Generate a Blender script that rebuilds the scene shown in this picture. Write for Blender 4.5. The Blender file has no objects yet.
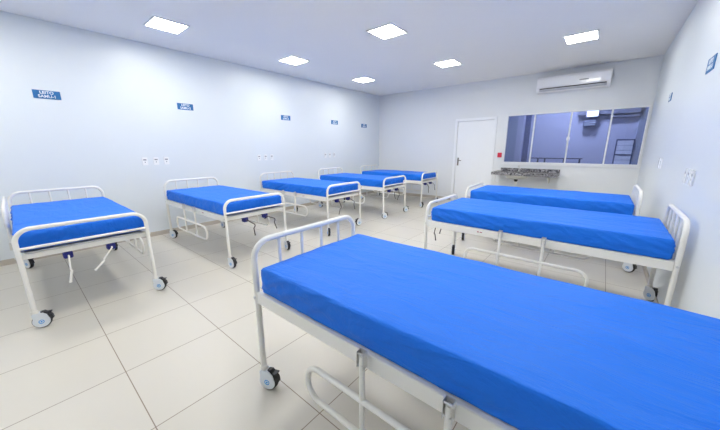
import bpy, bmesh, math, random
from mathutils import Vector, Matrix, noise
C = bpy.context.scene.collection
PI = math.pi
R = math.radians

# ------------------------------------------------------------------ materials
def lin(c):
    return tuple((v / 12.92 if v <= .04045 else ((v + .055) / 1.055) ** 2.4) for v in c)

def mat(name, col, rough=.5, metal=0., spec=.5, noise_amt=0., noise_scale=8., bump=0., bump_scale=40., emis=None, emis_s=0., coat=0.):
    m = bpy.data.materials.new(name); m.use_nodes = True
    nt = m.node_tree; b = nt.nodes['Principled BSDF']
    b.inputs['Base Color'].default_value = (*col, 1)
    b.inputs['Roughness'].default_value = rough
    b.inputs['Metallic'].default_value = metal
    b.inputs['Specular IOR Level'].default_value = spec
    b.inputs['Coat Weight'].default_value = coat
    tc = nt.nodes.new('ShaderNodeTexCoord')
    if noise_amt:
        n = nt.nodes.new('ShaderNodeTexNoise'); n.inputs['Scale'].default_value = noise_scale
        n.inputs['Detail'].default_value = 4
        mx = nt.nodes.new('ShaderNodeMix'); mx.data_type = 'RGBA'
        mx.inputs[6].default_value = (*[c * (1 - noise_amt) for c in col], 1)
        mx.inputs[7].default_value = (*[min(1, c * (1 + noise_amt)) for c in col], 1)
        nt.links.new(tc.outputs['Object'], n.inputs['Vector'])
        nt.links.new(n.outputs['Fac'], mx.inputs[0])
        nt.links.new(mx.outputs[2], b.inputs['Base Color'])
    if bump:
        n = nt.nodes.new('ShaderNodeTexNoise'); n.inputs['Scale'].default_value = bump_scale
        n.inputs['Detail'].default_value = 5
        bp = nt.nodes.new('ShaderNodeBump'); bp.inputs['Strength'].default_value = bump
        bp.inputs['Distance'].default_value = .01
        nt.links.new(tc.outputs['Object'], n.inputs['Vector'])
        nt.links.new(n.outputs['Fac'], bp.inputs['Height'])
        nt.links.new(bp.outputs['Normal'], b.inputs['Normal'])
    if emis:
        b.inputs['Emission Color'].default_value = (*emis, 1)
        b.inputs['Emission Strength'].default_value = emis_s
    return m

M = {}
M['paint'] = mat('cream_white_enamel', (.90, .885, .84), .3, noise_amt=.02, coat=.3)
M['wall'] = mat('satin_wall_paint', (.775, .82, .865), .34, spec=.35, noise_amt=.012, noise_scale=1.3)
M['wall_back'] = mat('back_wall_paint', (.82, .84, .87), .5, spec=.3, noise_amt=.012, noise_scale=1.3)
M['ceil'] = mat('ceiling_paint', (.95, .94, .94), .8, spec=.2, noise_amt=.01, noise_scale=2)
M['skirt'] = mat('beige_skirting_tile', (.55, .50, .44), .4, noise_amt=.05)
M['door'] = mat('white_door_lacquer', (.91, .93, .97), .35, noise_amt=.01)
M['alu'] = mat('white_aluminium', (.88, .89, .92), .35, noise_amt=.01)
M['chrome'] = mat('zinc_plated_steel', (.72, .72, .71), .32, metal=1, noise_amt=.1, noise_scale=40)
M['darkmetal'] = mat('dark_steel_crank', (.16, .14, .13), .35, metal=.6, noise_amt=.1)
M['navy'] = mat('navy_plastic', (.012, .018, .20), .4, noise_amt=.05)
M['rubber'] = mat('black_rubber', (.018, .018, .02), .55, noise_amt=.1)
M['plast'] = mat('pale_caster_plastic', (.80, .84, .90), .35, noise_amt=.02)
M['emblem'] = mat('cyan_emblem', (.02, .35, .80), .4, noise_amt=.02)
M['steelmesh'] = mat('platform_sheet_steel', (.60, .59, .56), .45, noise_amt=.05)
M['sticker'] = mat('sticker_red', (.45, .08, .10), .5, noise_amt=.05)
M['black'] = mat('black_plastic', (.02, .02, .025), .4, noise_amt=.05)
M['red'] = mat('red_plastic', (.62, .015, .06), .4, noise_amt=.05)
M['sign'] = mat('sign_blue', (.012, .15, .40), .4, noise_amt=.05)
M['signtext'] = mat('sign_white', (.85, .90, .95), .5, noise_amt=.01)
M['plate'] = mat('socket_plate', (.95, .96, .98), .25, noise_amt=.01)
M['socket'] = mat('socket_insert', (.25, .25, .29), .5, noise_amt=.05)
M['acwhite'] = mat('air_conditioner_shell', (.93, .93, .97), .3, noise_amt=.01, coat=.3)
M['acgrey'] = mat('air_conditioner_vane', (.55, .57, .62), .4, noise_amt=.02)
M['steel'] = mat('stainless_basin', (.62, .62, .60), .3, metal=.9, noise_amt=.05)
M['pipe'] = mat('white_pvc', (.85, .85, .83), .4, noise_amt=.01)
M['lilac'] = mat('lilac_plaster', (.56, .57, .72), .7, noise_amt=.04, noise_scale=1.5)
M['greywall'] = mat('grey_plaster', (.40, .44, .56), .7, noise_amt=.05, noise_scale=1.5)
M['slate'] = mat('slate_post', (.10, .12, .22), .6, noise_amt=.05)
M['railing'] = mat('black_railing_steel', (.025, .03, .06), .5, noise_amt=.05)
M['louvre'] = mat('pale_blue_slats', (.80, .84, .95), .5, noise_amt=.03)
M['ledge'] = mat('grey_concrete', (.27, .28, .36), .8, noise_amt=.15, noise_scale=12)
M['lamp'] = mat('led_diffuser', (.9, .9, .9), .5, noise_amt=.01, emis=(1, .985, .91), emis_s=43)
M['lamp2'] = mat('floodlight_lens', (.8, .8, .8), .5, noise_amt=.01, emis=(.9, .95, 1), emis_s=4)
M['panel2'] = mat('added_passage_diffuser', (.9, .9, .9), .5, noise_amt=.01, emis=(.80, .86, 1), emis_s=135)  # glow of the added lamp beyond the window

def sheet_material():
    m = mat('blue_cotton_sheet', (.006, .175, .82), .55, spec=.33)
    nt = m.node_tree; b = nt.nodes['Principled BSDF']
    b.inputs['Sheen Weight'].default_value = 0
    b.inputs['Sheen Tint'].default_value = (.4, .6, 1, 1)
    tc = nt.nodes.new('ShaderNodeTexCoord')
    mp = nt.nodes.new('ShaderNodeMapping'); mp.inputs['Scale'].default_value = (1.6, 5, 3)
    mp.inputs['Rotation'].default_value = (0, 0, R(14))
    n1 = nt.nodes.new('ShaderNodeTexNoise'); n1.inputs['Scale'].default_value = 2.2; n1.inputs['Detail'].default_value = 5
    n1.inputs['Roughness'].default_value = .55; n1.inputs['Distortion'].default_value = .8
    n2 = nt.nodes.new('ShaderNodeTexNoise'); n2.inputs['Scale'].default_value = 160; n2.inputs['Detail'].default_value = 2
    md = nt.nodes.new('ShaderNodeMath'); md.operation = 'MULTIPLY_ADD'; md.inputs[1].default_value = .03
    bp = nt.nodes.new('ShaderNodeBump'); bp.inputs['Strength'].default_value = .7; bp.inputs['Distance'].default_value = .03
    L = nt.links.new
    L(tc.outputs['Object'], mp.inputs[0]); L(mp.outputs[0], n1.inputs['Vector']); L(tc.outputs['Object'], n2.inputs['Vector'])
    L(n2.outputs['Fac'], md.inputs[0]); L(n1.outputs['Fac'], md.inputs[2]); L(md.outputs[0], bp.inputs['Height'])
    L(bp.outputs['Normal'], b.inputs['Normal'])
    return m
M['sheet'] = sheet_material()

def floor_material():
    m = bpy.data.materials.new('porcelain_floor_tiles'); m.use_nodes = True
    nt = m.node_tree; b = nt.nodes['Principled BSDF']; L = nt.links.new
    g = nt.nodes.new('ShaderNodeNewGeometry'); sp = nt.nodes.new('ShaderNodeSeparateXYZ'); L(g.outputs['Position'], sp.inputs[0])
    P = .594
    def mth(op, a, bb=None):
        n = nt.nodes.new('ShaderNodeMath'); n.operation = op
        for i, v in enumerate((a, bb)):
            if v is None: continue
            if isinstance(v, (int, float)): n.inputs[i].default_value = v
            else: L(v, n.inputs[i])
        return n.outputs[0]
    cells = []; dist = []
    for out, off in ((sp.outputs[0], -1.585), (sp.outputs[1], .838 - .594 * 4)):
        q = mth('DIVIDE', mth('SUBTRACT', out, off - P * 40), P)
        fr = mth('FRACT', q); cells.append(mth('FLOOR', q))
        dist.append(mth('MINIMUM', fr, mth('SUBTRACT', 1., fr)))
    d = mth('MULTIPLY', mth('MINIMUM', dist[0], dist[1]), P)
    mr = nt.nodes.new('ShaderNodeMapRange'); mr.inputs[1].default_value = .0016; mr.inputs[2].default_value = .0032
    L(d, mr.inputs[0])
    cx = nt.nodes.new('ShaderNodeCombineXYZ'); L(cells[0], cx.inputs[0]); L(cells[1], cx.inputs[1])
    wn = nt.nodes.new('ShaderNodeTexWhiteNoise'); L(cx.outputs[0], wn.inputs['Vector'])
    n = nt.nodes.new('ShaderNodeTexNoise'); n.inputs['Scale'].default_value = 2.3; n.inputs['Detail'].default_value = 5
    L(g.outputs['Position'], n.inputs['Vector'])
    s = mth('ADD', mth('MULTIPLY', wn.outputs['Value'], .5), mth('MULTIPLY', n.outputs['Fac'], .5))
    mx = nt.nodes.new('ShaderNodeMix'); mx.data_type = 'RGBA'; L(s, mx.inputs[0])
    mx.inputs[6].default_value = (.63, .595, .53, 1); mx.inputs[7].default_value = (.68, .645, .58, 1)
    m2 = nt.nodes.new('ShaderNodeMix'); m2.data_type = 'RGBA'; L(mr.outputs[0], m2.inputs[0])
    m2.inputs[6].default_value = (.25, .19, .14, 1); L(mx.outputs[2], m2.inputs[7])
    L(m2.outputs[2], b.inputs['Base Color'])
    b.inputs['Roughness'].default_value = .3
    b.inputs['Specular IOR Level'].default_value = .4
    return m
M['floor'] = floor_material()

def granite():
    m = mat('speckled_granite', (.3, .3, .32), .25)
    nt = m.node_tree; b = nt.nodes['Principled BSDF']; L = nt.links.new
    tc = nt.nodes.new('ShaderNodeTexCoord'); v = nt.nodes.new('ShaderNodeTexVoronoi'); v.inputs['Scale'].default_value = 55
    n = nt.nodes.new('ShaderNodeTexNoise'); n.inputs['Scale'].default_value = 30; n.inputs['Detail'].default_value = 6
    L(tc.outputs['Object'], v.inputs['Vector']); L(tc.outputs['Object'], n.inputs['Vector'])
    mx = nt.nodes.new('ShaderNodeMix'); mx.data_type = 'RGBA'; mx.blend_type = 'MULTIPLY'; mx.inputs[0].default_value = .7
    cr = nt.nodes.new('ShaderNodeValToRGB'); e = cr.color_ramp.elements
    e[0].position = .35; e[0].color = (.05, .05, .06, 1); e[1].position = .65; e[1].color = (.62, .60, .63, 1)
    L(n.outputs['Fac'], cr.inputs[0]); L(cr.outputs[0], mx.inputs[6]); L(v.outputs['Distance'], mx.inputs[7])
    L(mx.outputs[2], b.inputs['Base Color'])
    return m
M['granite'] = granite()

def glass():
    m = bpy.data.materials.new('window_glass'); m.use_nodes = True
    nt = m.node_tree; nt.nodes.clear(); L = nt.links.new
    o = nt.nodes.new('ShaderNodeOutputMaterial'); t = nt.nodes.new('ShaderNodeBsdfTransparent')
    t.inputs[0].default_value = (.66, .70, .82, 1)
    g = nt.nodes.new('ShaderNodeBsdfGlossy'); g.inputs['Roughness'].default_value = .01
    fr = nt.nodes.new('ShaderNodeFresnel'); fr.inputs[0].default_value = 1.5
    mx = nt.nodes.new('ShaderNodeMixShader')
    L(fr.outputs[0], mx.inputs[0]); L(t.outputs[0], mx.inputs[1]); L(g.outputs[0], mx.inputs[2]); L(mx.outputs[0], o.inputs[0])
    return m
M['glass'] = glass()

# ------------------------------------------------------------------ mesh helpers
def box(bm, x0, x1, y0, y1, z0, z1, bev=0.):
    r = bmesh.ops.create_cube(bm, size=1)
    vs = r['verts']
    for v in vs:
        v.co = Vector((x0 + (v.co.x + .5) * (x1 - x0), y0 + (v.co.y + .5) * (y1 - y0), z0 + (v.co.z + .5) * (z1 - z0)))
    if bev:
        es = list({e for v in vs for e in v.link_edges})
        bmesh.ops.bevel(bm, geom=es, offset=bev, segments=2, affect='EDGES', clamp_overlap=True)

def fillet(pts, r, n=7, closed=False):
    pts = [Vector(p) for p in pts]; out = []
    N = len(pts)
    for i, p in enumerate(pts):
        if not closed and i in (0, N - 1):
            out.append(p); continue
        a = (pts[(i - 1) % N] - p); b = (pts[(i + 1) % N] - p)
        la, lb = a.length, b.length; a.normalize(); b.normalize()
        ang = a.angle(b)
        if abs(ang - PI) < .02: out.append(p); continue
        t = min(r / math.tan(ang / 2), la * .499, lb * .499)
        rr = t * math.tan(ang / 2)
        bis = (a + b).normalized(); c = p + bis * (rr / math.sin(ang / 2))
        s = p + a * t - c; e = p + b * t - c
        tot = s.angle(e); ax = s.cross(e).normalized()
        for k in range(n + 1):
            out.append(c + Matrix.Rotation(tot * k / n, 3, ax) @ s)
    return out

def tube(bm, pts, r, seg=12, closed=False):
    pts = [Vector(p) for p in pts]; N = len(pts); rings = []
    def tan(i):
        if closed: return (pts[(i + 1) % N] - pts[(i - 1) % N]).normalized()
        if i == 0: return (pts[1] - pts[0]).normalized()
        if i == N - 1: return (pts[-1] - pts[-2]).normalized()
        return ((pts[i + 1] - pts[i]).normalized() + (pts[i] - pts[i - 1]).normalized()).normalized()
    t0 = tan(0); n = t0.orthogonal().normalized()
    for i in range(N):
        t = tan(i)
        n = (n - t * n.dot(t)).normalized(); b = t.cross(n)
        rings.append([bm.verts.new(pts[i] + (n * math.cos(2 * PI * k / seg) + b * math.sin(2 * PI * k / seg)) * r) for k in range(seg)])
    for i in range(N if closed else N - 1):
        A = rings[i]; B = rings[(i + 1) % N]
        off = 0
        if closed and i == N - 1:
            off = min(range(seg), key=lambda o: (A[0].co - B[o].co).length)
        for k in range(seg):
            bm.faces.new((A[k], A[(k + 1) % seg], B[(k + 1 + off) % seg], B[(k + off) % seg]))
    if not closed:
        bm.faces.new(list(reversed(rings[0]))); bm.faces.new(rings[-1])

def lathe(bm, prof, seg=28, mtx=None):
    """profile of (radius, height) turned about Z, then placed by mtx"""
    mtx = mtx or Matrix.Identity(4); rings = []
    for (r, z) in prof:
        if r < 1e-6: rings.append([bm.verts.new(mtx @ Vector((0, 0, z)))])
        else: rings.append([bm.verts.new(mtx @ Vector((r * math.cos(2 * PI * k / seg), r * math.sin(2 * PI * k / seg), z))) for k in range(seg)])
    for A, B in zip(rings, rings[1:]):
        for k in range(seg):
            a0 = A[k % len(A)]; a1 = A[(k + 1) % len(A)]; b0 = B[k % len(B)]; b1 = B[(k + 1) % len(B)]
            vs = []
            for v in (a0, a1, b1, b0):
                if v not in vs: vs.append(v)
            if len(vs) > 2: bm.faces.new(vs)

def prism(bm, poly, d0, d1, axis='y', bev=0.):
    """closed outline (list of 2D) extruded between d0 and d1 along an axis"""
    def P(a, b, d): return {'y': (a, d, b), 'x': (d, a, b), 'z': (a, b, d)}[axis]
    A = [bm.verts.new(P(a, b, d0)) for a, b in poly]; B = [bm.verts.new(P(a, b, d1)) for a, b in poly]
    n = len(poly)
    fs = [bm.faces.new(A), bm.faces.new(list(reversed(B)))]
    for i in range(n): fs.append(bm.faces.new((A[i], B[i], B[(i + 1) % n], A[(i + 1) % n])))
    if bev:
        es = list(fs[0].edges) + list(fs[1].edges)
        bmesh.ops.bevel(bm, geom=es, offset=bev, segments=2, affect='EDGES')

def finish(name, bm, m, smooth=40):
    bmesh.ops.recalc_face_normals(bm, faces=bm.faces[:])
    me = bpy.data.meshes.new(name); bm.to_mesh(me); bm.free()
    for k in (m if isinstance(m, (list, tuple)) else [m]): me.materials.append(k)
    if smooth:
        me.shade_smooth(); me.set_sharp_from_angle(angle=R(smooth))
    return me

def link(name, me, parent=None, loc=(0, 0, 0), rot=(0, 0, 0)):
    o = bpy.data.objects.new(name, me); C.objects.link(o); o.parent = parent
    o.location = loc; o.rotation_euler = rot
    return o

def mk(name, fn, m, parent=None, loc=(0, 0, 0), rot=(0, 0, 0), smooth=40):
    bm = bmesh.new(); fn(bm)
    return link(name, finish(name, bm, m, smooth), parent, loc, rot)

def tag(o, label=None, cat=None, group=None, kind=None):
    if label: o['label'] = label
    if cat: o['category'] = cat
    if group: o['group'] = group
    if kind: o['kind'] = kind
    return o

def thing(name, label, cat, loc=(0, 0, 0), rz=0, group=None):
    o = bpy.data.objects.new(name, None); C.objects.link(o); o.empty_display_size = .1
    o.location = loc; o.rotation_euler = (0, 0, rz)
    return tag(o, label, cat, group)

def bxs(*bs, bev=0.):
    def f(bm):
        for b in bs: box(bm, *b, bev=bev)
    return f

# ------------------------------------------------------------------ the room
XL, XR, YB, YF, ZC = -5.54, .545, 7.6, -1.5, 2.95
WX0, WX1, WZ0, WZ1 = -1.865, .525, 1.035, 2.135          # window opening
DX0, DX1, DZ = -3.09, -2.075, 2.115                        # door opening
T = .15
def struct(name, fn, m, parent=None, smooth=0):
    return tag(mk(name, fn, m, parent, smooth=smooth), kind='structure')
struct('floor', bxs((XL - T, XR + T, YF - T, YB + T, -.1, 0)), M['floor'])
struct('ceiling', bxs((XL - T, XR + T, YF - T, YB + T, ZC, ZC + .1)), M['ceil'])
struct('wall_left', bxs((XL - T, XL, YF - T, YB + T, 0, ZC)), M['wall'])
struct('wall_right', bxs((XR, XR + T, YF - T, YB + T, 0, ZC)), M['wall'])
struct('wall_front', bxs((XL, XR, YF - T, YF, 0, ZC)), M['wall'])
struct('wall_back', bxs((XL, DX0, YB, YB + T, 0, ZC), (DX0, DX1, YB, YB + T, DZ, ZC), (DX1, WX0, YB, YB + T, 0, ZC),
       (WX0, WX1, YB, YB + T, 0, WZ0), (WX0, WX1, YB, YB + T, WZ1, ZC), (WX1, XR, YB, YB + T, 0, ZC)), M['wall_back'])
struct('baseboard_left', bxs((XL, XL + .012, YF, YB, 0, .07), bev=.002), M['skirt'])
struct('baseboard_right', bxs((XR - .012, XR, YF, YB, 0, .07), bev=.002), M['skirt'])
struct('baseboard_back', bxs((XL + .012, DX0, YB - .012, YB, 0, .07), (DX1, XR - .012, YB - .012, YB, 0, .07), bev=.002), M['skirt'])

# door
d = tag(thing('door_1', 'plain white flush door in a white frame in the back wall', 'door', ((DX0 + DX1) / 2, YB, 0)), kind='structure')
w = (DX1 - DX0) / 2
mk('door_frame', bxs((-w, -w + .065, -.02, T, 0, DZ), (w - .065, w, -.02, T, 0, DZ), (-w + .065, w - .065, -.02, T, DZ - .065, DZ), bev=.004), M['door'], d)
mk('door_panel', bxs((-w + .067, w - .067, .015, .055, .006, DZ - .067), bev=.003), M['door'], d)
def hnd(bm):
    box(bm, -.018, .018, -.006, .0, -.10, .10, .003)
    tube(bm, fillet([(0, 0, .03), (0, -.05, .03), (.1, -.05, .03)], .012, 4), .009, 8)
h = mk('door_handle', hnd, M['darkmetal'], d, (-w + .125, .0145, 1.04)); h['label'] = 'dark lever handle on a narrow backplate'

# window (four sliding panes)
W = tag(thing('window_1', 'wide interior window with four glass panes in a white frame', 'window', (0, YB, 0)), kind='structure')
def wf(bm):
    f = .032
    box(bm, WX0, WX1, -.02, .07, WZ0, WZ0 + f, .003); box(bm, WX0, WX1, -.02, .07, WZ1 - f, WZ1, .003)
    box(bm, WX0, WX0 + f * .8, -.02, .07, WZ0 + f, WZ1 - f, .003); box(bm, WX1 - f * .8, WX1, -.02, .07, WZ0 + f, WZ1 - f, .003)
mk('window_frame', wf, M['alu'], W)
xs = [WX0 + .026, -1.30, -.64, .0, WX1 - .026]
for i in range(4):
    mk('glass_pane', bxs((xs[i], xs[i + 1], .022, .028, WZ0 + .032, WZ1 - .032)), M['glass'], W, smooth=0)
for x in xs[1:4]:
    mk('stile', bxs((x - .013, x + .013, -.004, .05, WZ0 + .03, WZ1 - .03), bev=.003), M['alu'], W)
def latch(bm):
    box(bm, -.028, .028, -.028, -.004, -.035, .035, .006)
    box(bm, -.012, .012, -.045, -.028, -.012, .055, .004)
mk('latch', latch, M['alu'], W, (-.64, 0, 1.57))
struct('trim_1', bxs((WX0 - .02, WX1 + .015, YB - .018, YB + .02, WZ0 - .03, WZ0), bev=.003), M['alu'])

# ------------------------------------------------------------------ behind the window
BY = 9.6
struct('wall_beyond', bxs((-1.72, 3.4, BY, BY + .1, 0, 3.3), (-4.6, -4.5, YB + T, BY, 0, 3.3), (3.4, 3.5, YB + T, BY, 0, 3.3)), M['lilac'])
struct('wall_beyond_left', bxs((-4.5, -1.98, BY - .35, BY - .25, 0, 3.3)), M['greywall'])
struct('wall_beyond_side', bxs((-1.98, -1.84, BY - .35, BY + .1, 0, 3.3)), M['lilac'])
struct('trim_2', bxs((-1.84, -1.72, BY - .12, BY, 0, 3.3)), M['slate'])
struct('floor_beyond', bxs((-4.6, 3.5, YB + T, BY + .1, -.1, 0)), M['skirt'])
struct('ceiling_beyond', bxs((-4.6, 3.5, YB + T, BY + .1, 3.3, 3.4)), M['greywall'])
struct('trim_3', bxs((.50, .78, BY - .06, BY, 0, 3.3)), M['greywall'])
struct('trim_4', bxs((-.66, .50, BY - .14, BY, 2.17, 2.32), (-.05, .50, BY - .12, BY, 2.08, 2.13), bev=.008), M['ledge'])
t = thing('metal_railing', 'low black steel railing seen through the lower window', 'railing', (0, 9.2, 0))
mk('top_rail', bxs((-1.60, -.42, -.015, .015, 1.10, 1.125), bev=.003), M['railing'], t)
for x in (-1.38, -1.22, -.80, -.47):
    mk('post', bxs((x - .018, x + .018, -.015, .015, 0, 1.10), bev=.003), M['railing'], t)
mk('bottom_rail', bxs((-1.60, -.42, -.012, .012, .25, .28), bev=.003), M['railing'], t)
t = thing('wall_fan_unit', 'dark slatted ventilation unit under the small floodlight beyond the window', 'vent', (-.40, BY, 1.90))
mk('casing', bxs((-.13, .13, -.18, 0, 0, .16), bev=.008), M['slate'], t)
for k in range(3): mk('slat', bxs((-.11, .11, -.195, -.18, .03 + k * .045, .045 + k * .045), bev=.002), M['louvre'], t)
t = thing('floodlight', 'small square white floodlight glowing on the wall beyond the window', 'light', (-.37, BY - .01, 2.21))
mk('housing', bxs((-.12, .12, -.20, -.13, -.09, .09), bev=.006), M['alu'], t)
mk('lens', bxs((-.105, .105, -.205, -.20, -.075, .075)), M['lamp2'], t)
t = thing('louvred_shutter', 'pale blue slatted shutter with a dark frame beyond the right pane', 'shutter', (.335, BY - .06, 0))
mk('shutter_frame', bxs((-.17, -.145, -.03, 0, .5, 1.58), (.145, .17, -.03, 0, .5, 1.58), (-.145, .145, -.03, 0, 1.55, 1.58), (-.145, .145, -.03, 0, 1.20, 1.225), (-.145, .145, -.03, 0, .5, .52), bev=.002), M['slate'], t)
mk('slats', lambda bm: [box(bm, -.145, .145, -.02, -.004, .52 + k * .115, .62 + k * .115, .004) for k in range(9)], M['louvre'], t)
t = thing('added_passage_lamp', 'unseen square ceiling lamp added to brighten the passage beyond the window', 'light', (-.6, 8.5, 3.3))  # out of view, added to brighten the space behind the glass
mk('frame', bxs((-.22, .22, -.22, .22, -.012, 0)), M['alu'], t)
mk('diffuser', bxs((-.2, .2, -.2, .2, -.016, -.012)), M['panel2'], t)

# ------------------------------------------------------------------ ceiling lights
def light_frame(bm):
    a, b = .205, .181
    for q in ((-a, a, -a, -b), (-a, a, b, a), (-a, -b, -b, b), (b, a, -b, b)):
        box(bm, *q, -.012, 0, .002)
fb = bmesh.new(); light_frame(fb); LF = finish('frame', fb, M['alu'])
fb = bmesh.new(); box(fb, -.181, .181, -.181, .181, -.009, -.001); LD = finish('diffuser', fb, M['lamp'], 0)
lights = {
 (-4.56, 1.61): 'square recessed ceiling light nearest the upper left corner of the photo',
 (-4.56, 3.62): 'square ceiling light along the left wall, second from the left of the photo',
 (-4.56, 5.62): 'square ceiling light nearest the far left corner of the room',
 (-2.52, 3.62): 'large-looking square ceiling light at top centre of the photo',
 (-2.52, 5.62): 'square ceiling light in the middle of the far row, left of the air conditioner',
 (-.50, 5.62): 'square ceiling light above the air conditioner on the right',
 (-2.52, 1.61): 'square ceiling light overhead, just above the top edge of the photo at centre',
 (-.50, 3.62): 'square ceiling light above the middle right-hand bed',
 (-.50, 1.61): 'square ceiling light above the foreground bed',

 (-2.52, -.40): 'unseen square light added behind the camera in the middle of the ceiling',  # added by guess to light the near end of the room
 (-4.56, -.40): 'unseen square light added behind the camera by the left wall'}  # also a guessed addition, brightens the near left side
for (x, y), lb in lights.items():
    t = thing('ceiling_light', lb, 'ceiling light', (x, y, ZC), 0, 'recessed square ceiling lights')
    link('frame', LF, t); link('diffuser', LD, t)

# ------------------------------------------------------------------ casters and beds
L_, W_ = 1.885, .82
HX, HW = L_ / 2, W_ / 2
RT = .0165
def me(name, fn, m, smooth=40):
    bm = bmesh.new(); fn(bm); return finish(name, bm, m, smooth)

def f_head(bm):
    tube(bm, fillet([(0, -HW, .50), (0, -HW, .914), (0, HW, .914), (0, HW, .50)], .10, 9), RT, 14)
    tube(bm, [(0, -HW + .01, .60), (0, HW - .01, .60)], .010, 8)
def f_foot(bm):
    tube(bm, fillet([(0, -HW, .50), (0, -HW, .812), (0, HW, .812), (0, HW, .50)], .10, 9), RT, 14)
    tube(bm, [(0, -HW + .01, .662), (0, HW - .01, .662)], .0115, 10)
def f_leg(bm):
    tube(bm, [(0, 0, .135), (0, 0, .497)], RT, 14)
    lathe(bm, [(0, .497), (.0185, .497), (.0185, .505), (0, .505)], 14)
    lathe(bm, [(0, .125), (.021, .125), (.021, .15), (RT, .155)], 14)
def f_bolt(bm):
    lathe(bm, [(0, -.004), (.008, -.004), (.008, .004), (.004, .007), (0, .007)], 10)
def f_frame(bm):
    e = HX - .017
    for s in (-1, 1):
        y0, y1 = sorted((s * .384, s * .388 + s * .034))
        # L profile: upright face and top flange
        ya, yb = sorted((s * .418, s * .422)); box(bm, -e, e, ya, yb, .565, .632, .0015)
        ya, yb = sorted((s * .38, s * .418)); box(bm, -e, e, ya, yb, .628, .632, .001)
    for s in (-1, 1):
        xa, xb = sorted((s * (e - .004), s * e)); box(bm, xa, xb, -.418, .418, .572, .61, .001)
        xa, xb = sorted((s * (e - .03), s * (e - .004))); box(bm, xa, xb, -.38, .38, .606, .61, .001)
    for x in (-.45, .05, .5): box(bm, x - .015, x + .015, -.417, .417, .572, .60, .002)
def f_platform(bm):
    for k in range(15):
        x = -.90 + k * .1225
        box(bm, x, x + .095, -.379, .379, .612, .620, .002)
    for y in (-.25, 0, .25): box(bm, -.90, .90, y - .012, y + .012, .601, .612)
def f_guard(bm):
    # loop hangs below z=0 (pivot height), local x 0..1 from the head-side end
    tube(bm, fillet([(0, 0, -.205), (0, 0, -.375), (.97, 0, -.375), (.97, 0, -.205)], .075, 6, True), .0125, 10, True)
    for x in (.325, .665): tube(bm, [(x, -.0, .0), (x, 0, -.37)], .0115, 10)
def f_bracket(bm):
    box(bm, -.0155, -.0135, -.014, .014, -.05, .02, .0008); box(bm, .0135, .0155, -.014, .014, -.05, .02, .0008)
    box(bm, -.0155, .0155, .012, .014, -.05, .02, .0008)
    for z in (.008, -.038): tube(bm, [(-.019, -.006, z), (.019, -.006, z)], .004, 8)
def f_mount(bm):
    box(bm, -.03, .03, -.03, .03, -.062, -.006, .006)
    lathe(bm, [(0, .026), (.015, .026), (.015, .036), (0, .036)], 14, Matrix.Translation((0, 0, -.035)) @ Matrix.Rotation(PI / 2, 4, 'Y'))
def f_crank(bm):       # pivots about its own x axis at the mount
    tube(bm, fillet([(0, 0, 0), (.03, 0, 0), (.03, 0, -.115), (.045, .006, -.125)], .01, 4), .0065, 8)
def f_handle(bm):
    tube(bm, fillet([(.045, .006, -.125), (.05, .0, -.14), (.055, -.012, -.215)], .01, 4), .008, 10)
    lathe(bm, [(0, -.004), (.011, -.004), (.011, .004), (0, .004)], 10, Matrix.Translation((.055, -.012, -.215)))
def f_crank2(bm):
    tube(bm, fillet([(0, 0, 0), (.03, 0, 0), (.03, .085, -.085), (.036, .08, -.105)], .008, 4), .0065, 8)
def f_handle2(bm):
    tube(bm, fillet([(.036, .08, -.105), (.04, .055, -.125), (.045, .05, -.215)], .008, 4), .0065, 10)
    lathe(bm, [(0, -.004), (.009, -.004), (.009, .004), (0, .004)], 10, Matrix.Translation((.045, .05, -.215)))
def f_rod(bm):
    tube(bm, [(0, 0, 0), (-.62, 0, 0)], .008, 8); tube(bm, [(-.3, 0, 0), (-.36, 0, .022)], .012, 8)

# caster: axle along local X; origin under the stem on the floor; wheel centre trails by .028
WR = .058
def f_wheel(bm):
    m = Matrix.Translation((0, -.028, WR)) @ Matrix.Rotation(PI / 2, 4, 'Y')
    lathe(bm, [(0, -.014), (.044, -.014), (.052, -.016), (WR - .001, -.010), (WR, 0), (WR - .001, .010), (.052, .016), (.044, .014), (0, .014)], 32, m)
def f_cover(bm, s):
    # pale side plate: disc merging into the fork head above
    poly = []
    cy, cz, r = -.028, WR + .003, .051
    for k in range(25):
        a = R(-215) + R(250) * k / 24
        poly.append((cy + r * math.cos(a), cz + r * math.sin(a)))
    poly += [(.020, .122), (.012, .132), (-.046, .130), (-.066, .112)]
    d = sorted((s * .0175, s * .0235))
    prism(bm, poly, d[0], d[1], 'x', .0015)
def f_yoke(bm):
    box(bm, -.0175, .0175, -.046, .016, .119, .130, .002)
    lathe(bm, [(0, .127), (.017, .127), (.017, .14), (0, .14)], 14)
def f_emblem(bm, s):
    m = Matrix.Translation((s * .0235, -.028, WR)) @ Matrix.Rotation(s * PI / 2, 4, 'Y')
    def ring(a, b):
        lathe(bm, [(a, .0), (a, .0012), (b, .0012), (b, 0)], 20, m)
    ring(.012, .017); ring(0.0001, .006)
def f_brake(bm):
    prism(bm, [(-.074, .118), (-.055, .139), (-.030, .136), (-.040, .122), (-.086, .062), (-.098, .066), (-.094, .095)], -.0155, .0155, 'x', .002)
    box(bm, -.02, .02, -.094, -.062, .117, .125, .003)
MS = {}
MS['head'] = me('headboard', f_head, M['paint']); MS['foot'] = me('footboard', f_foot, M['paint'])
MS['bar'] = me('bar', lambda bm: tube(bm, [(0, 0, .60), (0, 0, .903)], .0095, 10), M['paint'])
MS['leg'] = me('leg', f_leg, M['paint']); MS['bolt'] = me('bolt', f_bolt, M['chrome'])
MS['frame'] = me('bed_frame', f_frame, M['paint']); MS['plat'] = me('slatted_platform', f_platform, M['steelmesh'])
MS['guard'] = me('guard_rail', f_guard, M['paint']); MS['bracket'] = me('bracket', f_bracket, M['chrome'])
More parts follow.
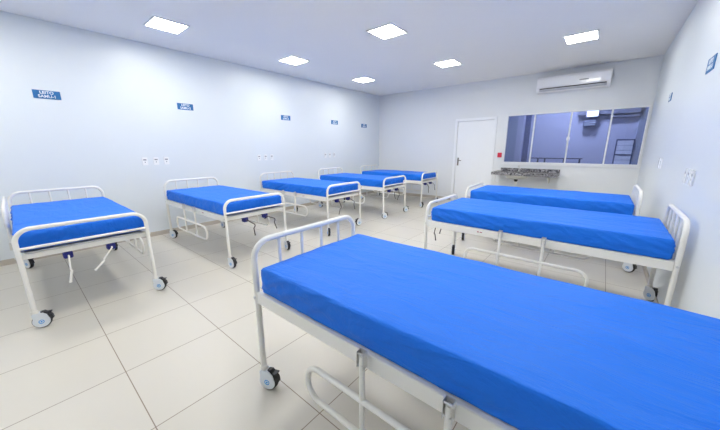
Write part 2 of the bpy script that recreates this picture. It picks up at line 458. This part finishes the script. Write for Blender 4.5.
MS['mount'] = me('crank_mount', f_mount, M['navy']); MS['crank'] = me('crank', f_crank, M['paint']); MS['crankd'] = me('crank', f_crank2, M['darkmetal'])
MS['handle'] = me('crank_handle', f_handle, M['paint']); MS['handled'] = me('crank_handle', f_handle2, M['darkmetal'])
MS['rod'] = me('drive_rod', f_rod, M['darkmetal'])
MS['wheel'] = me('wheel', f_wheel, M['rubber'])
for s in (-1, 1):
    MS['cover', s] = me('wheel_cover', lambda bm: f_cover(bm, s), M['plast'])
    MS['emb', s] = me('emblem', lambda bm: f_emblem(bm, s), M['emblem'])
MS['yoke'] = me('caster', f_yoke, M['plast']); MS['brake'] = me('brake_lever', f_brake, M['black'])
MS['tab'] = me('maker_sticker', bxs((-.028, .028, -.0008, .0008, -.007, .007)), M['plate'])
MS['tabr'] = me('sticker_print', lambda bm: (box(bm, .0, .024, -.0014, 0, -.004, .004), box(bm, -.024, -.008, -.0014, 0, -.005, .005)), M['sticker'])

def make_bed(x, y, rz, label, group, casters, cranks=(0, 40), dark=False, raised=None):
    b = thing('hospital_bed', label, 'hospital bed', (x, y, 0), rz, group)
    h = link('headboard', MS['head'], b, (-HX, 0, 0))
    for k in range(4): link('bar', MS['bar'], h, (0, -HW + W_ * (k + 1) / 5, 0))
    link('footboard', MS['foot'], b, (HX, 0, 0))
    for i, (sx, sy) in enumerate(((-1, -1), (-1, 1), (1, -1), (1, 1))):
        lg = link('leg', MS['leg'], b, (sx * HX, sy * HW, 0))
        # caster on each leg; angle is the world direction of its axle
        ang = R(casters[i]) - rz
        c = link('caster', MS['yoke'], b, (sx * HX, sy * HW, 0), (0, 0, ang))
        link('wheel', MS['wheel'], c); link('brake_lever', MS['brake'], c)
        for s in (-1, 1):
            link('wheel_cover', MS['cover', s], c)
            e = link('emblem', MS['emb', s], c); e['label'] = 'cyan ring emblem on the caster cover'
        for z in (.60,):
            link('bolt', MS['bolt'], b, (sx * HX, sy * (HW + RT), z), (-sy * PI / 2, 0, 0))
    link('bed_frame', MS['frame'], b); link('slatted_platform', MS['plat'], b)
    for sy in (-1, 1):
        st = link('maker_sticker', MS['tab'], b, (.37, sy * .4228, .602), (0, 0, 0 if sy < 0 else PI))
        link('sticker_print', MS['tabr'], st)
        up = raised == sy
        g = link('guard_rail', MS['guard'], b, (-HX + .455, sy * .4505, .64 if not up else .55), (0 if not up else PI + sy * R(3), 0, 0))
        if up: g['label'] = 'guard rail folded up above the mattress'
        for gx in (.325, .665):
            k = link('bracket', MS['bracket'], g, (gx, 0, 0), (0 if not up else PI, 0, 0) if sy < 0 else (0 if not up else PI, 0, PI))
    for sy, a in zip((-.15, .13), cranks):
        link('crank_mount', MS['mount'], b, (HX - .046, sy, .575))
        c = link('crank', MS['crankd' if dark else 'crank'], b, (HX - .02, sy, .54), (R(a), 0, 0))
        link('crank_handle', MS['handled' if dark else 'handle'], c, (0, 0, 0))
        link('drive_rod', MS['rod'], b, (HX - .08, sy, .545))
    return b

# ------------------------------------------------------------------ mattresses
def make_mattress(seed, x, y, rz, label, group, hx=.899, hy=.408):
    rnd = random.Random(seed); off = Vector((rnd.uniform(-50, 50), rnd.uniform(-50, 50), 3.1))
    z0, z1 = .0, .150
    r = .017
    bm = bmesh.new()
    def axis(h, n):
        c = [-1 + 2 * i / n for i in range(n + 1)]
        v = sorted(set([round(q * (h - r), 5) for q in c] + [round(s * (h - r + r * k / 4), 5) for s in (-1, 1) for k in range(1, 5)]))
        return v
    X = axis(hx, 110); Y = axis(hy, 50); Z = [v + (z0 + z1) / 2 for v in axis((z1 - z0) / 2, 8)]
    cache = {}
    def vert(p):
        k = tuple(round(q, 5) for q in p)
        if k not in cache: cache[k] = bm.verts.new(p)
        return cache[k]
    def grid(A, B, f):
        for i in range(len(A) - 1):
            for j in range(len(B) - 1):
                bm.faces.new([vert(f(*q)) for q in ((A[i], B[j]), (A[i + 1], B[j]), (A[i + 1], B[j + 1]), (A[i], B[j + 1]))])
    for z in (Z[0], Z[-1]): grid(X, Y, lambda a, b: (a, b, z))
    for yy in (-hy, hy): grid(X, Z, lambda a, b: (a, yy, b))
    for xx in (-hx, hx): grid(Y, Z, lambda a, b: (xx, a, b))
    zc = (z0 + z1) / 2; hz = (z1 - z0) / 2
    dirs = [(rnd.uniform(-hx, hx), rnd.choice((-1, 1)) * rnd.uniform(.9, 1.8), rnd.uniform(.5, 1)) for _ in range(12)]
    for v in bm.verts:
        p = v.co.copy()
        q = Vector((max(-hx + r, min(hx - r, p.x)), max(-hy + r, min(hy - r, p.y)), max(z0 + r, min(z1 - r, p.z))))
        d = p - q
        n = d.normalized() if d.length > 1e-6 else Vector((0, 0, 1))
        if d.length > 1e-6: p = q + n * r
        # bowing and wrinkles of the fitted sheet
        side = abs(p.y) > hy - r or abs(p.x) > hx - r
        u = (p.z - z0) / (z1 - z0)
        s = p.x if abs(n.y) >= abs(n.x) else p.y
        corner = min(1., max(abs(p.x) / hx, 0) ** 6) * min(1, (abs(p.y) / hy) ** 6)
        amt = 0.
        if n.z < .8 and side:
            env = math.sin(PI * min(1, max(0, u * .9 + .05)))
            amt += .010 * env * noise.noise(Vector((s * 3.2 + u * 1.6, u * 1.2, 0)) + off)
            tw = noise.noise(Vector((s * 1.1, 3, 3)) + off)
            rid = 1 - abs(noise.noise(Vector((s * 7 - u * (1.8 + 2 * tw), u * .8, 7)) + off)) * 2.4
            amt += .017 * env * (max(0, rid) ** 2 - .3) * (.4 + max(0, tw) * 2 + .8 * (abs(p.x) / hx) ** 6) * (1 if abs(p.x) < hx - .05 else .45)
            for (cx, sl, am) in dirs:      # diagonal pull folds
                t = s - cx - sl * (u - .5) * .8
                amt += .008 * am * env * math.exp(-(t / .013) ** 2)
            amt += .006 * env - .003
            p += Vector((n.x, n.y, 0)) * amt
        if n.z > .2:
            w = .003 * noise.noise(Vector((p.x * 2.2, p.y * 3.5, 1)) + off) + .0016 * noise.noise(Vector((p.x * 5 + p.y * 3, p.y * 8, 2)) + off) + .0035 * max(0, 1 - 3 * abs(noise.noise(Vector((p.x * 2.2 - p.y * 1.5, p.y * 6, 5)) + off))) ** 3
            p.z += w * n.z - .004 * (abs(p.x) / hx) ** 8
        v.co = p
    m_ = finish('mattress', bm, M['sheet'], 60)
    o = link('mattress', m_, None, (x, y, .6325), (0, 0, rz))
    return tag(o, label, 'mattress', group)

# x, y, rotation, casters (world axle angles), ...
GL, GR = 'hospital beds along the left wall', 'hospital beds on the right side of the room'
ML, MR = 'blue covered mattresses of the left row', 'blue covered mattresses of the right row'
specs = [
 (-4.2488, .333, -.002, (120, 100, 165, 140), (-4, -38), False, -1, GL,
  'white tubular hospital bed at the far left, with one guard rail folded up', 'blue sheeted mattress on the bed at the far left of the photo', ML),
 (-4.2302, 1.895, .012, (125, 100, 103, 79), (8, 20), True, None, GL,
  'white hospital bed second from the left along the left wall, beside the triple sockets', 'blue sheeted mattress on the second bed from the left, folds near its foot corner', ML),
 (-4.2580, 3.560, .010, (100, 80, 57, -20), (-20, 15), True, None, GL,
  'white hospital bed in the middle of the left row, seen above the near bed rail', 'blue sheeted mattress on the middle bed of the left row', ML),
 (-4.2100, 5.060, .0, (100, 80, 140, 150), (25, -30), True, None, GL,
  'white hospital bed second from the back wall in the left row', 'blue sheeted mattress on the left row bed next to the farthest one', ML),
 (-4.1780, 6.583, -.002, (100, 80, 60, 55), (0, 20), True, None, GL,
  'farthest white hospital bed of the left row, beside the back wall', 'blue sheeted mattress on the farthest left bed beside the back wall', ML),
 (-.4360, 1.172, .008, (112, 80, 100, 80), (0, 20), False, None, GR,
  'large white hospital bed in the foreground, barred headboard towards the left row', 'large blue sheeted mattress filling the lower right foreground', MR),
 (-.4520, 3.2146, PI - .008, (45, 60, 20, 30), (30, -20), True, None, GR,
  'white hospital bed with headboard at the right wall, directly behind the foreground bed', 'blue sheeted mattress on the bed just behind the foreground bed', MR),
 (-.5780, 4.7413, PI + .006, (50, 60, 40, 17), (0, 20), True, None, GR,
  'farthest white hospital bed on the right, in front of the granite sink', 'blue sheeted mattress on the farthest right bed in front of the sink', MR),
]
for i, (x, y, rz, cs, ck, dk, rs, g, lb, ml, mg) in enumerate(specs):
    make_bed(x, y, rz, lb, g, cs, ck, dk, rs)
    make_mattress(11 + i, x + (.010 if i > 5 else 0), y, rz, ml, mg)

# ------------------------------------------------------------------ signs
def text_mesh(txt, size, m, name='lettering'):
    cu = bpy.data.curves.new(name, 'FONT'); cu.body = txt; cu.size = size; cu.extrude = .0006
    cu.align_x = 'CENTER'; cu.align_y = 'CENTER'; cu.offset = .0012; cu.space_line = .95
    ob = bpy.data.objects.new('tmp', cu); C.objects.link(ob)
    dg = bpy.context.evaluated_depsgraph_get(); dg.update()
    me_ = bpy.data.meshes.new_from_object(ob.evaluated_get(dg)); me_.name = name
    me_.materials.clear(); me_.materials.append(m)
    bpy.data.objects.remove(ob)
    return me_
SW, SH = .245, .10
def sign(x, y, z, side, num, label, sw=SW, sh=SH):
    # built facing local -Y
    t = thing('wall_sign', label, 'sign', (x, y, z), PI / 2 if side == 'L' else -PI / 2, 'blue bed signs')
    mk('sign_plate', bxs((-sw / 2, sw / 2, -.006, 0, -sh / 2, sh / 2), bev=.001), M['sign'], t)
    link('lettering', text_mesh('LEITO\nSAMU-%d' % num, .047, M['signtext']), t, (0, -.0068, 0), (PI / 2, 0, 0))
lbs = ['blue sign with two lines of white letters on the left wall, nearest the left edge',
       'blue sign on the left wall above the first group of sockets',
       'small blue sign on the left wall above the second group of sockets',
       'small blue sign on the left wall, second from the far corner',
       'smallest blue sign on the left wall, nearest the far corner']
for i, y in enumerate((.46, 2.065, 4.09, 5.62, 6.84)):
    sign(XL, y, (2.076, 2.09, 2.06, 2.056, 2.034)[i], 'L', i + 1, lbs[i])
sign(XR, 3.67, 2.03, 'R', 6, 'blue sign on the right wall near the right edge of the photo', .235, .11)
sign(XR, 5.58, 2.015, 'R', 7, 'blue sign on the right wall near the window corner', .2, .095)

# ------------------------------------------------------------------ sockets
def f_plate(bm): box(bm, -.038, .038, -.012, 0, -.06, .06, .004)
def f_ins(bm):
    box(bm, -.021, .021, -.0128, -.010, .014, .032, .0005); box(bm, -.008, .008, -.0128, -.010, -.022, -.006, .001)
MP = me('socket_plate', f_plate, M['plate']); MI = me('socket_insert', f_ins, M['socket'])
def sockets(side, ys, z, labels, group):
    for y, lb in zip(ys, labels):
        t = thing('wall_socket', lb, 'socket', (XL if side == 'L' else XR, y, z), PI / 2 if side == 'L' else -PI / 2, group)
        link('socket_plate', MP, t); link('socket_insert', MI, t)
pos3 = ('left', 'middle', 'right')
sockets('L', (1.37, 1.52, 1.665), 1.213, ['white socket plate, %s one of the three left of the second bed' % p for p in pos3], 'sockets between the first and second beds')
sockets('L', (3.36, 3.51, 3.66), 1.217, ['white socket plate, %s one of the three between the second and middle beds' % p for p in pos3], 'sockets behind the middle bed of the left row')
sockets('L', (5.25, 5.41, 5.57), 1.225, ['white socket plate, %s one of the three above the fourth bed of the left row' % p for p in pos3], 'sockets above the fourth left bed')
sockets('R', (3.56, 3.44, 3.32), 1.165, ['white socket plate on the right wall above the middle right bed, %s one' % p for p in pos3], 'sockets on the near right wall')
sockets('R', (5.22, 5.07), 1.20, ['white socket plate on the right wall near the window corner, %s one of two' % p for p in ('left', 'right')], 'sockets on the far right wall')

# ------------------------------------------------------------------ red call point, air conditioner, sink
t = thing('alarm_call_point', 'small red call point on the back wall between door and window', 'alarm', (-1.945, YB, 1.222))
mk('box', bxs((-.045, .045, -.035, 0, -.055, .055), bev=.006), M['red'], t)
p = mk('push_button', lambda bm: lathe(bm, [(0, 0), (.010, 0), (.010, .006), (.008, .008), (0, .012)], 16, Matrix.Translation((0, -.035, .0)) @ Matrix.Rotation(PI / 2, 4, 'X')), M['red'], t)

t = thing('air_conditioner', 'white split air conditioner mounted on the back wall above the window', 'air conditioner', (-.705, YB, 2.52))
prof = [(0, .0), (-.10, .0), (-.165, .018), (-.205, .055), (-.212, .075), (-.215, .25), (-.195, .285), (-.16, .295), (0, .295)]
mk('body', lambda bm: prism(bm, prof, -.60, .60, 'x', .004), M['acwhite'], t)
mk('front_panel', lambda bm: prism(bm, [(-.2155, .078), (-.221, .082), (-.221, .25), (-.2155, .255)], -.585, .585, 'x', .002), M['acwhite'], t)
mk('vent_slot', lambda bm: prism(bm, [(-.203, .052), (-.2095, .053), (-.2145, .068), (-.207, .068)], -.54, .54, 'x'), M['black'], t)
mk('louvre', lambda bm: prism(bm, [(-.168, .014), (-.206, .050), (-.2095, .048), (-.171, .010)], -.545, .545, 'x', .0012), M['acgrey'], t)
mk('display', bxs((.12, .26, -.2225, -.2205, .145, .165)), M['socket'], t)

t = thing('sink_counter', 'speckled grey granite counter with a steel basin below the window', 'sink', (-1.32, YB, 0))
cx0, cx1 = -.635, .625
def slab(bm):
    bx0, bx1, by0, by1 = -.38, .06, -.42, -.12
    for q in ((cx0, bx0, -.54, -.0003), (bx1, cx1, -.54, -.0003), (bx0, bx1, -.54, by0), (bx0, bx1, by1, -.0003)):
        box(bm, *q, .825, .855, .002)
    box(bm, cx0, cx1, -.54, -.52, .793, .825, .002)
    box(bm, cx0, cx0 + .02, -.52, -.0003, .793, .825, .002); box(bm, cx1 - .02, cx1, -.52, -.0003, .793, .825, .002)
mk('worktop', slab, M['granite'], t)
mk('backsplash', bxs((cx0 + .07, cx1, -.022, -.0003, .856, .925), bev=.002), M['granite'], t)
def basin(bm):
    pr = [(.235, .83), (.23, .80), (.21, .73), (.15, .705), (.03, .70), (.03, .697), (.152, .70), (.215, .727), (.238, .80), (.243, .83)]
    lathe(bm, pr, 32, Matrix.Translation((-.16, -.27, 0)) @ Matrix.Diagonal((1, .80, 1, 1)))
mk('basin', basin, M['steel'], t)
p = mk('drain_trap', lambda bm: lathe(bm, [(0, .70), (.04, .70), (.04, .665), (.028, .64), (0, .64)], 18, Matrix.Translation((-.16, -.27, 0))), M['black'], t); p['label'] = 'black drain fitting'
mk('waste_pipe', lambda bm: tube(bm, fillet([(-.16, -.27, .64), (-.16, -.27, .46), (-.16, -.004, .46)], .04), .024, 14), M['pipe'], t)
def tap(bm):
    lathe(bm, [(0, .855), (.022, .855), (.02, .875), (.012, .88), (0, .88)], 16, Matrix.Translation((-.16, -.07, 0)))
    tube(bm, fillet([(-.16, -.07, .87), (-.16, -.07, .985), (-.16, -.19, .985), (-.16, -.19, .95)], .03), .010, 10)
    tube(bm, [(-.16, -.07, .90), (-.12, -.07, .925)], .007, 8)
mk('faucet', tap, M['chrome'], t)
mk('supply_hose', lambda bm: tube(bm, fillet([(-.60, -.30, .775), (-.60, -.30, .62), (-.60, -.012, .55)], .05), .008, 8), M['chrome'], t)
mk('bracket', lambda bm: [prism(bm, [(-.001, .825), (-.40, .825), (-.40, .80), (-.03, .62), (-.001, .62)], x - .008, x + .008, 'x') for x in (.45,)], M['paint'], t)

# ------------------------------------------------------------------ world, camera, view
w = bpy.data.worlds.new('world'); bpy.context.scene.world = w; w.use_nodes = True
w.node_tree.nodes['Background'].inputs[0].default_value = (.05, .06, .1, 1)
w.node_tree.nodes['Background'].inputs[1].default_value = .3
cam = bpy.data.cameras.new('camera'); co = bpy.data.objects.new('camera', cam); C.objects.link(co)
cam.sensor_width = 36; cam.lens = 287.93 / 720 * 36; cam.clip_start = .02
yaw, pit, roll = -.6953171, .2283695, -.0048419
F = Vector((math.sin(yaw) * math.cos(pit), math.cos(yaw) * math.cos(pit), -math.sin(pit)))
r0 = Vector((math.cos(yaw), -math.sin(yaw), 0)); u0 = r0.cross(F)
rr = math.cos(roll) * r0 + math.sin(roll) * u0; uu = -math.sin(roll) * r0 + math.cos(roll) * u0
mw = Matrix((rr, uu, -F)).transposed().to_4x4(); mw.translation = (0, 0, 1.4)
co.matrix_world = mw
sc = bpy.context.scene; sc.camera = co
sc.view_settings.view_transform = 'Standard'; sc.view_settings.look = 'None'
sc.view_settings.gamma = 1; sc.view_settings.use_curve_mapping = False
sc.view_settings.exposure = 0.07
